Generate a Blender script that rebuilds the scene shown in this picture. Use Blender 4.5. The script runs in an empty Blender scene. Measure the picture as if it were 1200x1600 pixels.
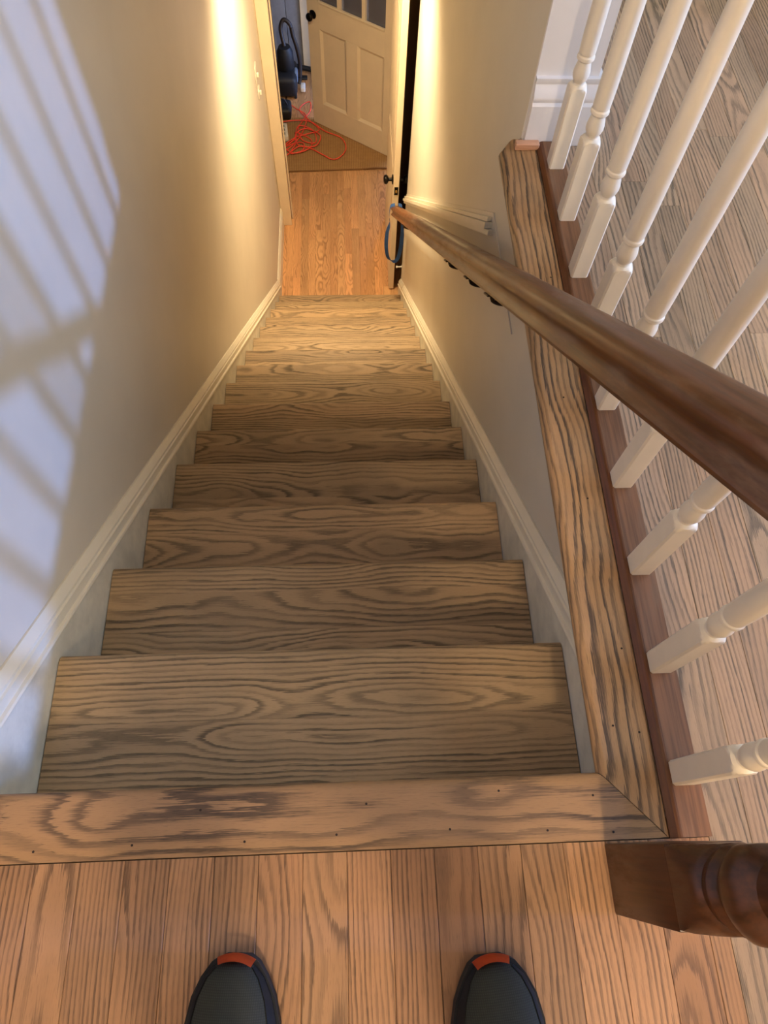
import bpy, bmesh, math, random
from mathutils import Vector, Matrix
random.seed(7)
scene = bpy.context.scene
COL = scene.collection
PI = math.pi

# ------------------------------------------------------------------ camera
# stair frame: x right, y down the flight (horizontal), z up; z = 0 is the upper floor
CAM = Vector((0.5125, -0.0766, 1.0065))
pitch, yaw, roll = math.radians(64.4098), math.radians(5.6085), math.radians(3.9039)
fw = Vector((math.sin(yaw)*math.cos(pitch), math.cos(yaw)*math.cos(pitch), -math.sin(pitch)))
rt = Vector((math.cos(yaw), -math.sin(yaw), 0)); up = rt.cross(fw)
rt2 = math.cos(roll)*rt + math.sin(roll)*up; up2 = -math.sin(roll)*rt + math.cos(roll)*up
cd = bpy.data.cameras.new('camera'); cam = bpy.data.objects.new('camera', cd); COL.objects.link(cam)
cd.sensor_fit = 'VERTICAL'; cd.sensor_height = 32.0; cd.lens = 1081.06/1600*32.0
cd.clip_start = 0.01; cd.clip_end = 100
m3 = Matrix((rt2, up2, -fw)).transposed()
cam.matrix_world = Matrix.Translation(CAM) @ m3.to_4x4()
scene.camera = cam

# ------------------------------------------------------------------ world, daylight, exposure
wd = bpy.data.worlds.new('world'); scene.world = wd; wd.use_nodes = True
bg = wd.node_tree.nodes['Background']; bg.inputs[0].default_value = (0.55, 0.70, 1.0, 1); bg.inputs[1].default_value = 0.9
def lamp(name, kind, loc, energy, color, aim=None, **kw):
    d = bpy.data.lights.new(name, kind); d.energy = energy; d.color = color
    for k, v in kw.items(): setattr(d, k, v)
    o = bpy.data.objects.new(name, d); COL.objects.link(o); o.location = loc
    if aim is not None:
        o.rotation_euler = Vector(aim).to_track_quat('-Z', 'Y').to_euler()
    return o
lamp('sun', 'SUN', (8, 0.3, 2.0), 1.6, (0.20, 0.38, 1.0), aim=(-1, 0.04, -0.172), angle=math.radians(3.2))
lamp('hall_window_light', 'AREA', (2.56, 0.7, 1.0), 16, (0.70, 0.86, 1.0), aim=(-1, 0, -0.12), shape='RECTANGLE', size=2.4, size_y=1.7)
lamp('entry_door_light', 'AREA', (1.10, 5.65, -2.0), 8, (0.62, 0.72, 1.0), aim=(-1, 0, 0), shape='RECTANGLE', size=0.8, size_y=1.9)
vs = scene.view_settings
vs.view_transform = 'Standard'; vs.look = 'None'; vs.gamma = 1; vs.use_curve_mapping = False
vs.exposure = 0.66

# ------------------------------------------------------------------ dimensions
R, H, W = 0.2334, 0.1888, 0.874          # run, rise, clear width between the skirt boards
NT = 15                                   # treads
F = -16*H                                 # lower floor
S = H/R
XWL, XWR = -0.02, 0.894                   # wall faces
PW = 0.057                                # floor strip width

# ------------------------------------------------------------------ node helpers and materials
class NT_:
    def __init__(s, name):
        s.m = bpy.data.materials.new(name); s.m.use_nodes = True
        s.t = s.m.node_tree; s.b = s.t.nodes['Principled BSDF']
    def n(s, typ, **kw):
        nd = s.t.nodes.new(typ)
        for k, v in kw.items(): setattr(nd, k, v)
        return nd
    def put(s, sock, v):
        if v is None: return
        if isinstance(v, bpy.types.NodeSocket): s.t.links.new(v, sock)
        else: sock.default_value = v
    def M(s, op, a, b=None, c=None, clamp=False):
        nd = s.n('ShaderNodeMath', operation=op); nd.use_clamp = clamp
        for i, v in enumerate((a, b, c)): s.put(nd.inputs[i], v)
        return nd.outputs[0]
    def vec(s, x, y, z):
        nd = s.n('ShaderNodeCombineXYZ')
        for i, v in enumerate((x, y, z)): s.put(nd.inputs[i], v)
        return nd.outputs[0]
    def noise(s, v, scale=1, detail=2, rough=0.5, w=None):
        nd = s.n('ShaderNodeTexNoise')
        if w is not None: nd.noise_dimensions = '4D'; s.put(nd.inputs['W'], w)
        s.put(nd.inputs['Vector'], v); s.put(nd.inputs['Scale'], scale)
        s.put(nd.inputs['Detail'], detail); s.put(nd.inputs['Roughness'], rough)
        return nd.outputs[0]
    def mix(s, f, a, b, mode='MIX'):
        nd = s.n('ShaderNodeMix', data_type='RGBA', blend_type=mode); nd.clamp_factor = True
        s.put(nd.inputs[0], f); s.put(nd.inputs[6], a); s.put(nd.inputs[7], b)
        return nd.outputs[2]
    def smooth(s, v, a, b, lo=0.0, hi=1.0):
        nd = s.n('ShaderNodeMapRange', interpolation_type='SMOOTHSTEP')
        for i, q in enumerate((v, a, b, lo, hi)): s.put(nd.inputs[i], q)
        return nd.outputs[0]
    def bump(s, h, strength, dist):
        nd = s.n('ShaderNodeBump'); s.put(nd.inputs['Height'], h)
        nd.inputs['Strength'].default_value = strength; nd.inputs['Distance'].default_value = dist
        s.put(s.b.inputs['Normal'], nd.outputs[0])
def rgb(r, g, b):
    f = lambda c: (c/255/12.92) if c/255 <= 0.04045 else ((c/255+0.055)/1.055)**2.4
    return (f(r), f(g), f(b), 1)

def oak(name, light, dark, spacing=0.0075, contrast=0.8, rough=0.46, wild=1.0, pink=0.5, spread=0.13):
    """flat-sawn oak: growth rings of a log cut lengthwise, board length along local X"""
    k = NT_(name); M = k.M
    tc = k.n('ShaderNodeTexCoord'); sp = k.n('ShaderNodeSeparateXYZ'); k.put(sp.inputs[0], tc.outputs['Object'])
    X, Y, Z = sp.outputs
    at = k.n('ShaderNodeAttribute', attribute_type='OBJECT', attribute_name='seed'); s = at.outputs['Fac']
    fr = lambda m: M('FRACT', M('MULTIPLY', s, m))
    xo = M('ADD', X, M('MULTIPLY', s, 13.7))
    w = M('MULTIPLY', s, 5.3)
    n1 = M('SUBTRACT', k.noise(k.vec(M('MULTIPLY', xo, 1.5), M('MULTIPLY', Y, 3.0), M('MULTIPLY', Z, 3.0)), 1, 2, 0.5, w), 0.5)
    n2 = M('SUBTRACT', k.noise(k.vec(M('MULTIPLY', xo, 2.6), M('MULTIPLY', Y, 4.0), M('MULTIPLY', Z, 2.0)), 1, 2, 0.45, M('ADD', w, 40)), 0.5)
    n3 = M('SUBTRACT', k.noise(k.vec(M('MULTIPLY', xo, 9.0), M('MULTIPLY', Y, 60.0), Z), 1, 2, 0.5, M('ADD', w, 80)), 0.5)
    Yc = M('ADD', M('ADD', Y, M('MULTIPLY', M('SUBTRACT', fr(7.31), 0.5), spread)), M('MULTIPLY', n1, 0.05*wild))
    Zc = M('ADD', M('ADD', M('ADD', Z, 0.012), M('MULTIPLY', fr(3.77), 0.05)),
           M('ADD', M('MULTIPLY', n2, 0.10*wild), M('MULTIPLY', X, M('MULTIPLY', M('SUBTRACT', fr(5.17), 0.5), 0.07))))
    r = M('SQRT', M('ADD', M('MULTIPLY', Yc, Yc), M('MULTIPLY', Zc, Zc)))
    ring = M('ADD', M('DIVIDE', r, spacing), M('MULTIPLY', n3, 0.8))
    fib = k.noise(k.vec(M('MULTIPLY', xo, 16.0), M('MULTIPLY', Y, 560.0), M('MULTIPLY', Z, 300.0)), 1, 3, 0.65)
    fib2 = k.noise(k.vec(M('MULTIPLY', xo, 70.0), M('MULTIPLY', Y, 1300.0), M('MULTIPLY', Z, 900.0)), 1, 1, 0.6)
    saw = M('FRACT', M('ADD', ring, M('MULTIPLY', M('SUBTRACT', fib, 0.5), 1.0)))
    a = k.smooth(saw, 0.0, 0.10); b = k.smooth(saw, 0.22, 0.62, 1.0, 0.0)
    ew = M('MULTIPLY', a, b)
    wv = k.smooth(k.noise(k.vec(M('MULTIPLY', xo, 3.0), M('MULTIPLY', M('FLOOR', ring), 3.7), 0.0), 1, 1, 0.5, w), 0.33, 0.66, 0.35, 1.0)
    ew = M('MULTIPLY', ew, wv)
    pores = k.smooth(fib2, 0.56, 0.74)
    patch = k.noise(k.vec(M('MULTIPLY', xo, 3.0), M('MULTIPLY', Y, 8.0), Z), 1, 3, 0.6, M('ADD', w, 9))
    mask = M('ADD', M('MULTIPLY', ew, contrast), M('MULTIPLY', pores, 0.30), clamp=True)
    lt = k.mix(M('MULTIPLY', fr(9.13), pink), light, k.mix(1.0, light, (1.05, 0.86, 0.80, 1), 'MULTIPLY'))
    lt = k.mix(M('MULTIPLY', k.smooth(patch, 0.40, 0.72), 0.30), lt, dark)
    c = k.mix(mask, lt, dark)
    tone = M('ADD', 0.84, M('MULTIPLY', fr(11.9), 0.30))
    tn = k.n('ShaderNodeCombineColor')
    for i in range(3): k.put(tn.inputs[i], tone)
    c = k.mix(1.0, c, tn.outputs[0], 'MULTIPLY')
    k.put(k.b.inputs['Base Color'], c)
    k.put(k.b.inputs['Roughness'], M('ADD', rough, M('MULTIPLY', ew, 0.15)))
    k.b.inputs['Specular IOR Level'].default_value = 0.4
    k.bump(M('SUBTRACT', 1.0, mask), 0.25, 0.0006)
    return k.m

def paint(name, col, rough=0.5, mottling=0.05, scale=6.0, bump=0.12, bscale=260.0, spec=0.4):
    k = NT_(name)
    tc = k.n('ShaderNodeTexCoord')
    n = k.noise(tc.outputs['Object'], scale, 4, 0.6)
    d = tuple(c*(1-mottling*2) for c in col[:3]) + (1,)
    k.put(k.b.inputs['Base Color'], k.mix(k.smooth(n, 0.3, 0.7), col, d))
    k.b.inputs['Roughness'].default_value = rough
    k.b.inputs['Specular IOR Level'].default_value = spec
    k.bump(k.noise(tc.outputs['Object'], bscale, 2, 0.5), bump, 0.001)
    return k.m

def stained(name, base, worn, wear=0.5, rough=0.34, ax=0):
    k = NT_(name); M = k.M
    tc = k.n('ShaderNodeTexCoord'); sp = k.n('ShaderNodeSeparateXYZ'); k.put(sp.inputs[0], tc.outputs['Object'])
    X, Y, Z = sp.outputs[ax], sp.outputs[(ax+1) % 3], sp.outputs[(ax+2) % 3]      # X = along the grain
    g = k.noise(k.vec(M('MULTIPLY', X, 6.0), M('MULTIPLY', Y, 160.0), M('MULTIPLY', Z, 160.0)), 1, 3, 0.6)
    p = k.noise(k.vec(M('MULTIPLY', X, 7.0), M('MULTIPLY', Y, 30.0), M('MULTIPLY', Z, 30.0)), 1, 5, 0.65)
    c = k.mix(k.smooth(g, 0.35, 0.7), base, tuple(c*0.55 for c in base[:3])+(1,))
    c = k.mix(M('MULTIPLY', k.smooth(p, 0.48, 0.72), wear), c, worn)
    k.put(k.b.inputs['Base Color'], c)
    k.put(k.b.inputs['Roughness'], M('ADD', rough, M('MULTIPLY', k.smooth(p, 0.45, 0.7), 0.2)))
    k.bump(g, 0.08, 0.0006)
    return k.m

def plain(name, col, rough=0.5, metal=0.0, emit=None, strength=0.0):
    k = NT_(name)
    tc = k.n('ShaderNodeTexCoord')
    n = k.noise(tc.outputs['Object'], 40, 3, 0.6)
    k.put(k.b.inputs['Base Color'], k.mix(M_(k, n), col, tuple(c*0.82 for c in col[:3])+(1,)))
    k.b.inputs['Roughness'].default_value = rough; k.b.inputs['Metallic'].default_value = metal
    if emit: k.b.inputs['Emission Color'].default_value = emit; k.b.inputs['Emission Strength'].default_value = strength
    return k.m
def M_(k, n): return k.smooth(n, 0.35, 0.65)

def woven(name, c1, c2, sx, sy, bump=0.5):
    k = NT_(name); M = k.M
    tc = k.n('ShaderNodeTexCoord'); sp = k.n('ShaderNodeSeparateXYZ'); k.put(sp.inputs[0], tc.outputs['Object'])
    X, Y, Z = sp.outputs
    n = k.noise(tc.outputs['Object'], 120, 2, 0.6)
    wx = M('ADD', M('MULTIPLY', M('SINE', M('MULTIPLY', X, sx)), 0.5), 0.5)
    wy = M('ADD', M('MULTIPLY', M('SINE', M('ADD', M('MULTIPLY', Y, sy), M('MULTIPLY', n, 2.0))), 0.5), 0.5)
    h = M('MULTIPLY', M('POWER', wx, 0.6), M('POWER', wy, 0.6))
    big = k.noise(tc.outputs['Object'], 14, 3, 0.6)
    c = k.mix(M('ADD', M('MULTIPLY', h, 0.7), M('MULTIPLY', n, 0.3)), c2, c1)
    c = k.mix(M('MULTIPLY', k.smooth(big, 0.4, 0.7), 0.25), c, c2)
    k.put(k.b.inputs['Base Color'], c); k.b.inputs['Roughness'].default_value = 0.85
    k.b.inputs['Specular IOR Level'].default_value = 0.2
    k.bump(h, bump, 0.002)
    return k.m

MT = {}
MT['tread'] = oak('tread_oak', rgb(174, 146, 109), rgb(84, 71, 53), 0.0092, 0.82, 0.56, 1.2, 0.35, 0.10)
MT['floor'] = oak('floor_oak', rgb(176, 134, 96), rgb(82, 60, 42), 0.0060, 0.74, 0.42, 0.8, 0.5, 0.20)
MT['hall'] = oak('floor_oak_daylit', rgb(176, 150, 120), rgb(78, 70, 58), 0.0070, 0.78, 0.5, 0.8, 0.55, 0.18)  # same floor oak, greyed: the hall's cool daylight is put into the colour
MT['nosing'] = oak('nosing_oak', rgb(178, 140, 98), rgb(72, 58, 46), 0.0115, 0.92, 0.46, 1.5, 0.3, 0.10)
MT['lowfloor'] = oak('entry_oak', rgb(206, 158, 108), rgb(136, 94, 58), 0.0085, 0.7, 0.42, 1.2)
MT['newwood'] = oak('bare_wood', rgb(214, 168, 132), rgb(182, 132, 98), 0.008, 0.4, 0.55)
MT['rail'] = stained('rail_wood', rgb(108, 62, 27), rgb(156, 126, 96), 0.5, 0.32)
MT['newel'] = stained('newel_wood', rgb(78, 43, 20), rgb(98, 62, 38), 0.25, 0.30, 2)
MT['shoe'] = stained('shoe_wood', rgb(134, 90, 56), rgb(128, 100, 74), 0.55, 0.45, 1)
MT['railedge'] = stained('rail_edge_wood', rgb(108, 62, 27), rgb(130, 92, 60), 0.4, 0.36, 1)
MT['wall'] = paint('wall_paint', rgb(217, 207, 189), 0.45, 0.03, 3.0, 0.10, 120.0)
MT['trim'] = paint('trim_paint', rgb(232, 222, 200), 0.36, 0.03, 8.0, 0.06, 90.0)
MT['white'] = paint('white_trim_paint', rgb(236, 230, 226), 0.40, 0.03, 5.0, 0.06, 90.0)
MT['scuffed'] = paint('scuffed_skirt_paint', rgb(222, 216, 198), 0.42, 0.10, 16.0, 0.10, 60.0)
MT['baluster'] = paint('baluster_paint', rgb(247, 232, 206), 0.34, 0.02, 20.0, 0.03, 120.0)
MT['ceiling'] = paint('ceiling_paint', rgb(236, 232, 224), 0.8)
MT['door'] = paint('door_paint', rgb(226, 206, 176), 0.40, 0.03, 6.0, 0.05, 90.0)
MT['bluewall'] = paint('blue_grey_paint', rgb(144, 146, 156), 0.6, 0.10, 12.0, 0.2, 60.0)
MT['dark'] = paint('recess_shade_subfloor', rgb(120, 98, 72), 0.8)  # brown puts shade into the recess colour; also the plain subfloor
MT['black'] = plain('black_metal', rgb(22, 18, 16), 0.32, 0.7)
MT['bronze'] = plain('dark_bronze', rgb(60, 46, 34), 0.4, 0.8)
MT['plastic'] = plain('black_plastic', rgb(24, 24, 26), 0.6)
MT['hose'] = plain('brown_black_hose', rgb(44, 34, 28), 0.5)
MT['greyplastic'] = plain('grey_plastic', rgb(120, 134, 150), 0.4)
MT['whiteplastic'] = plain('white_plastic', rgb(236, 228, 214), 0.4)
MT['cord'] = plain('orange_cord', rgb(255, 84, 58), 0.5)
MT['blue'] = plain('blue_ribbon', rgb(66, 110, 178), 0.6)
MT['brass'] = plain('brass', rgb(190, 150, 80), 0.35, 0.9)
MT['rug'] = woven('jute_weave', rgb(200, 156, 102), rgb(128, 92, 56), 420.0, 640.0)
MT['binding'] = woven('jute_binding', rgb(160, 116, 72), rgb(100, 66, 38), 900.0, 900.0, 0.3)
MT['hole'] = plain('nail_hole', rgb(46, 30, 20), 0.8)
MT['mesh'] = woven('shoe_mesh', rgb(64, 66, 58), rgb(46, 47, 43), 2600.0, 2600.0, 0.15)
MT['overlay'] = plain('shoe_overlay', rgb(44, 46, 48), 0.7)
MT['orange'] = plain('orange_rubber', rgb(216, 92, 44), 0.55)
MT['rubber'] = plain('black_rubber', rgb(30, 30, 30), 0.8)
MT['lace'] = plain('grey_lace', rgb(84, 86, 84), 0.8)
MT['denim'] = woven('trouser_twill', rgb(66, 70, 84), rgb(44, 48, 60), 1400.0, 1400.0, 0.3)
MT['jacket'] = woven('jacket_cloth', rgb(74, 78, 80), rgb(50, 52, 56), 900.0, 900.0, 0.3)
MT['skin'] = plain('skin_tone', rgb(198, 150, 122), 0.5)
MT['glow'] = plain('lamp_glass', (1, .9, .7, 1), 0.5, 0, (1.0, 0.72, 0.38, 1), 6.0)
k = NT_('pane_glass'); k.put(k.b.inputs['Base Color'], rgb(128, 122, 120)); k.b.inputs['Roughness'].default_value = 0.06
k.b.inputs['Transmission Weight'].default_value = 0.55; MT['glass'] = k.m

# ------------------------------------------------------------------ mesh helpers
def tag(o, label=None, cat=None, group=None, kind=None):
    if label: o['label'] = label
    if cat: o['category'] = cat
    if group: o['group'] = group
    if kind: o['kind'] = kind
    return o
def empty(name, loc=(0, 0, 0), parent=None):
    o = bpy.data.objects.new(name, None); COL.objects.link(o); o.location = loc; o.empty_display_size = 0.1
    if parent: o.parent = parent
    return o
def link(name, me, mat, parent=None, seed=None):
    if mat is not None and not me.materials: me.materials.append(MT[mat])
    o = bpy.data.objects.new(name, me); COL.objects.link(o)
    if parent: o.parent = parent
    o['seed'] = float(seed if seed is not None else random.random()*10)
    return o
def bm_mesh(bm, name='mesh', smooth=None):
    bmesh.ops.recalc_face_normals(bm, faces=bm.faces)
    me = bpy.data.meshes.new(name); bm.to_mesh(me); bm.free()
    if smooth is not None:
        for p in me.polygons: p.use_smooth = True
        me.set_sharp_from_angle(angle=math.radians(smooth))
    return me
def add_box(bm, lo, hi, bev=0.0, seg=1):
    vs = [bm.verts.new((x, y, z)) for z in (lo[2], hi[2]) for y in (lo[1], hi[1]) for x in (lo[0], hi[0])]
    fs = [(0, 2, 3, 1), (4, 5, 7, 6), (0, 1, 5, 4), (2, 6, 7, 3), (0, 4, 6, 2), (1, 3, 7, 5)]
    ff = [bm.faces.new([vs[i] for i in f]) for f in fs]
    if bev:
        es = list({e for f in ff for e in f.edges})
        bmesh.ops.bevel(bm, geom=es, offset=bev, segments=seg, affect='EDGES', profile=0.5)
def box(name, lo, hi, mat, parent=None, bev=0.0, seg=1, seed=None):
    """box with its origin at its centre"""
    c = [(a+b)/2 for a, b in zip(lo, hi)]
    bm = bmesh.new(); add_box(bm, [a-q for a, q in zip(lo, c)], [b-q for b, q in zip(hi, c)], bev, seg)
    o = link(name, bm_mesh(bm, name, 40 if bev and seg > 1 else None), mat, parent, seed); o.location = c
    return o
def add_prism(bm, poly, axis, a, b):
    """poly: 2-D points; extruded along axis from a to b. axis x: (y,z); y: (x,z); z: (x,y)"""
    def P(p, t):
        return {'x': (t, p[0], p[1]), 'y': (p[0], t, p[1]), 'z': (p[0], p[1], t)}[axis]
    A = [bm.verts.new(P(p, a)) for p in poly]; B = [bm.verts.new(P(p, b)) for p in poly]
    n = len(poly)
    bm.faces.new(A); bm.faces.new(B[::-1])
    for i in range(n):
        bm.faces.new((A[i], B[i], B[(i+1) % n], A[(i+1) % n]))
def prism(name, poly, axis, a, b, mat, parent=None, smooth=None, seed=None):
    bm = bmesh.new(); add_prism(bm, poly, axis, a, b)
    return link(name, bm_mesh(bm, name, smooth), mat, parent, seed)
def add_lathe(bm, prof, seg=24, cx=0, cy=0):
    """prof: (radius, z) from bottom to top, axis z"""
    rings = []
    for r, z in prof:
        rings.append([bm.verts.new((cx+r*math.cos(2*PI*i/seg), cy+r*math.sin(2*PI*i/seg), z)) for i in range(seg)])
    for A, B in zip(rings, rings[1:]):
        for i in range(seg):
            bm.faces.new((A[i], A[(i+1) % seg], B[(i+1) % seg], B[i]))
    bm.faces.new(rings[0][::-1]); bm.faces.new(rings[-1])
def add_sweep(bm, prof, pts, closed=False, frames=None):
    """prof: (u,v) closed polygon swept along pts; u = side, v = up"""
    rings = []; n = len(pts)
    for i, p in enumerate(pts):
        p = Vector(p)
        t = (Vector(pts[(i+1) % n]) - Vector(pts[i-1])) if (closed or 0 < i < n-1) else (Vector(pts[1])-Vector(pts[0]) if i == 0 else Vector(pts[-1])-Vector(pts[-2]))
        t.normalize()
        ref = Vector((0, 0, 1)) if abs(t.z) < 0.95 else Vector((0, 1, 0))
        side = t.cross(ref).normalized(); v = side.cross(t)
        rings.append([bm.verts.new(p + side*a + v*b) for a, b in prof])
    m = len(prof)
    for i in range(n if closed else n-1):
        A, B = rings[i], rings[(i+1) % n]
        for j in range(m): bm.faces.new((A[j], A[(j+1) % m], B[(j+1) % m], B[j]))
    if not closed: bm.faces.new(rings[0][::-1]); bm.faces.new(rings[-1])
def circ(r, n=8): return [(r*math.cos(2*PI*i/n), r*math.sin(2*PI*i/n)) for i in range(n)]
def smooth_path(pts, sub=8, closed=False):
    out = []; n = len(pts); P = [Vector(p) for p in pts]
    rng = range(n if closed else n-1)
    for i in rng:
        p0 = P[i-1] if (closed or i > 0) else P[0]; p1 = P[i]; p2 = P[(i+1) % n]; p3 = P[(i+2) % n] if (closed or i+2 < n) else P[-1]
        for k in range(sub):
            t = k/sub
            out.append(0.5*((2*p1)+(p2-p0)*t+(2*p0-5*p1+4*p2-p3)*t*t+(3*p1-p0-3*p2+p3)*t**3))
    if not closed: out.append(P[-1])
    return out
def nosed(x0, x1, y0, y1, z1, t, r=None):
    """board section in (y,z) with a rounded front edge at y1, for an x-run prism"""
    r = r or t/2
    pts = [(y0, z1-t), (y0, z1)]
    for i in range(9):
        a = PI/2 - PI*i/8
        pts.append((y1-r + r*math.cos(a), z1-t/2 + (t/2)*math.sin(a)))
    return pts

# ------------------------------------------------------------------ setting: walls
XH = 2.7        # far side wall of the upper hall
ZC = 2.44
def structure(o, label): return tag(o, label, None, None, 'structure')
structure(prism('wall_left', [(-1.9, F-0.05), (4.44, F-0.05), (4.44, ZC), (-1.9, ZC)], 'x', XWL-0.12, XWL, 'wall'), 'long beige left wall of the stairwell with pale blue daylight patches')
structure(prism('wall_right', [(-0.10, F-0.05), (3.73, F-0.05), (3.73, ZC), (1.31, ZC), (1.31, -0.027), (-0.10, -0.027)], 'x', XWR, 1.02, 'wall'), 'beige right wall of the stairwell below the floor edge')
structure(box('wall_back', (-0.14, -2.02, -0.3), (XH+0.12, -1.9, ZC), 'wall'), 'wall behind the landing')
# hall side wall with a wide low window opening
bm = bmesh.new()
add_box(bm, (XH, -1.9, -0.3), (XH+0.12, -0.55, ZC)); add_box(bm, (XH, 1.75, -0.3), (XH+0.12, 3.3, ZC))
add_box(bm, (XH, -0.55, -0.3), (XH+0.12, 1.75, 0.12)); add_box(bm, (XH, -0.55, 2.05), (XH+0.12, 1.75, ZC))
structure(link('wall_hall', bm_mesh(bm), 'wall'), 'upper hall wall with the window')
w = structure(empty('window_1', (XH+0.06, 0.6, 0.12)), 'white framed window of the upper hall')
for y in (-0.55, 0.58, 1.70): box('window_frame', (-0.03, y-0.6, 0), (0.03, y-0.55, 1.93), 'white', w, 0.004)
for z in (0, 1.88): box('window_frame', (-0.03, -1.15, z), (0.03, 1.15, z+0.05), 'white', w, 0.004)
structure(box('wall_hall_end', (1.02, 3.18, -0.3), (XH, 3.3, ZC), 'wall'), 'end wall of the upper hall')
structure(box('wall_header', (XWL, 2.95, -0.30), (XWR, 3.05, ZC), 'wall'), 'wall above the lower hall ceiling')
structure(box('ceiling', (-0.14, -2.02, ZC), (XH+0.12, 3.3, ZC+0.1), 'ceiling'), 'white ceiling above the stairwell')
structure(box('ceiling', (-1.75, 3.05, -0.30), (1.25, 6.6, -0.24), 'ceiling'), 'white ceiling of the lower hall')
# thin whiter face on the end of the right wall, with its base
structure(box('wall_end_face', (XWR, 1.300, 0.0), (1.022, 1.3095, ZC-0.001), 'white'), 'white wall end standing at the far end of the balusters')
bb = empty('baseboard_right', (0, 0, 0)); structure(bb, 'white stepped baseboard around the wall end')
base_prof = [(0, 0), (0.020, 0), (0.020, 0.088), (0.016, 0.094), (0.018, 0.100), (0.018, 0.106), (0.012, 0.118), (0.008, 0.128), (0.010, 0.132), (0.010, 0.140), (0, 0.140)]
bm = bmesh.new(); add_prism(bm, [(1.300-a, z+0.0) for a, z in base_prof], 'x', XWR+0.001, 1.043)
link('base_board', bm_mesh(bm, 'bb', 30), 'white', bb)
bm = bmesh.new(); add_prism(bm, [(1.0225+a, z) for a, z in base_prof], 'y', 1.3005, 3.18)
link('base_board', bm_mesh(bm, 'bb', 30), 'white', bb)

# ------------------------------------------------------------------ upper floor
fl = structure(empty('floor', (0, 0, 0)), 'oak strip floor of the landing and upper hall')
bm = bmesh.new()
add_box(bm, (-0.02, -1.9, -0.30), (XH, -0.06, -0.0195)); add_box(bm, (1.02, -0.06, -0.30), (XH, 3.18, -0.0195))
link('subfloor', bm_mesh(bm), 'dark', fl)
def strip(parent, x0, x1, y0, y1, z, mat, t=0.019):
    L = y1-y0; wd = x1-x0
    bm = bmesh.new()
    b = 0.0007
    a, c = -L/2+0.0003, L/2-0.0003; h = wd/2-0.0002
    # local X = length; long top edges eased
    poly = [(-h, -t), (h, -t), (h, -b), (h-b, 0), (-h+b, 0), (-h, -b)]
    A = [bm.verts.new((a, p[0], p[1])) for p in poly]; B = [bm.verts.new((c, p[0], p[1])) for p in poly]
    bm.faces.new(A); bm.faces.new(B[::-1])
    for i in range(6): bm.faces.new((A[i], B[i], B[(i+1) % 6], A[(i+1) % 6]))
    o = link('plank', bm_mesh(bm, 'plank'), mat, parent); o.location = ((x0+x1)/2, (y0+y1)/2, z); o.rotation_euler = (0, 0, PI/2)
    return o
def course(parent, x0, x1, y0, y1, z, mat, lmin=0.5, lmax=1.5, first=None):
    y = y1; first = first
    while y > y0 + 1e-4:
        L = first if first else random.uniform(lmin, lmax); first = None
        n = max(y0, y-L)
        if n - y0 < 0.25: n = y0
        strip(parent, x0, x1, n, y, z, mat); y = n
X0 = 0.1513
i = -3
while X0 + i*PW < 0.9755:
    a, b = max(X0+i*PW, XWL+0.001), min(X0+(i+1)*PW, 0.9755)
    if b-a > 0.008: course(fl, a, b, -1.9, -0.0865, 0, 'floor', 0.8, 1.6, random.uniform(0.5, 1.5))
    i += 1
j = 0; xa = 0.9755
while xa < XH-0.01:
    b = min(xa+PW, XH)
    if xa < 1.02:
        course(fl, xa, b, -1.9, 1.279, 0, 'hall', 0.5, 1.2)
    else:
        course(fl, xa, b, -1.9, 3.18, 0, 'hall', 0.45, 1.3)
    xa = b

# landing nosing board and the board along the stair opening, mitred at the corner
def flat_board(name, poly_xy, z, t, mat, parent=None, along='x', seed=None, edge=None, r=0.011):
    """poly in plan, extruded; the edges listed in edge are rounded"""
    cx = sum(p[0] for p in poly_xy)/len(poly_xy); cy = sum(p[1] for p in poly_xy)/len(poly_xy)
    bm = bmesh.new()
    def loc(p, zz):
        x, y = p[0]-cx, p[1]-cy
        return (x, y, zz) if along == 'x' else (y, -x, zz)
    T = [bm.verts.new(loc(p, 0)) for p in poly_xy]; B = [bm.verts.new(loc(p, -t)) for p in poly_xy]
    n = len(T); bm.faces.new(T); bm.faces.new(B[::-1])
    for q in range(n): bm.faces.new((T[q], B[q], B[(q+1) % n], T[(q+1) % n]))
    bm.edges.ensure_lookup_table()
    if edge:
        es = []
        for q in edge:
            for L in (T, B):
                e = bm.edges.get((L[q], L[(q+1) % n]))
                if e: es.append(e)
        bmesh.ops.bevel(bm, geom=es, offset=r, segments=4, affect='EDGES', profile=0.5)
    o = link(name, bm_mesh(bm, name, 40), mat, parent, seed); o.location = (cx, cy, z)
    if along == 'y': o.rotation_euler = (0, 0, PI/2)
    return o
n1 = flat_board('trim_2', [(XWL+0.001, -0.0855), (0.9205, -0.0855), (0.8405, -0.0005), (XWL+0.001, -0.0005)], 0.0008, 0.026, 'nosing', None, 'x', 2.37, [2])
structure(n1, 'wide oak nosing board across the top of the stairs')
n2 = flat_board('trim_3', [(0.8413, 0.0), (0.9213, -0.085), (0.9213, 1.300), (0.875, 1.300), (0.862, 1.292), (0.8413, 1.262)], 0.0008, 0.026, 'nosing', None, 'y', 5.61, [5, 4])
structure(n2, 'heavily grained oak board edging the stair opening beside the balusters')
for (x, y) in [(0.215, -0.069), (0.36, -0.070), (0.48, -0.066), (0.63, -0.065), (0.30, -0.03), (0.52, -0.030), (0.70, -0.02), (0.828, -0.030), (0.09, -0.072), (0.848, -0.076), (0.76, -0.071)]:
    bm = bmesh.new(); add_lathe(bm, [(0.0016, -0.002), (0.0016, 0.0004)], 8)
    o = link('nail_hole', bm_mesh(bm), 'hole', n1); o.location = (x-n1.location.x, y-n1.location.y, 0)
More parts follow.
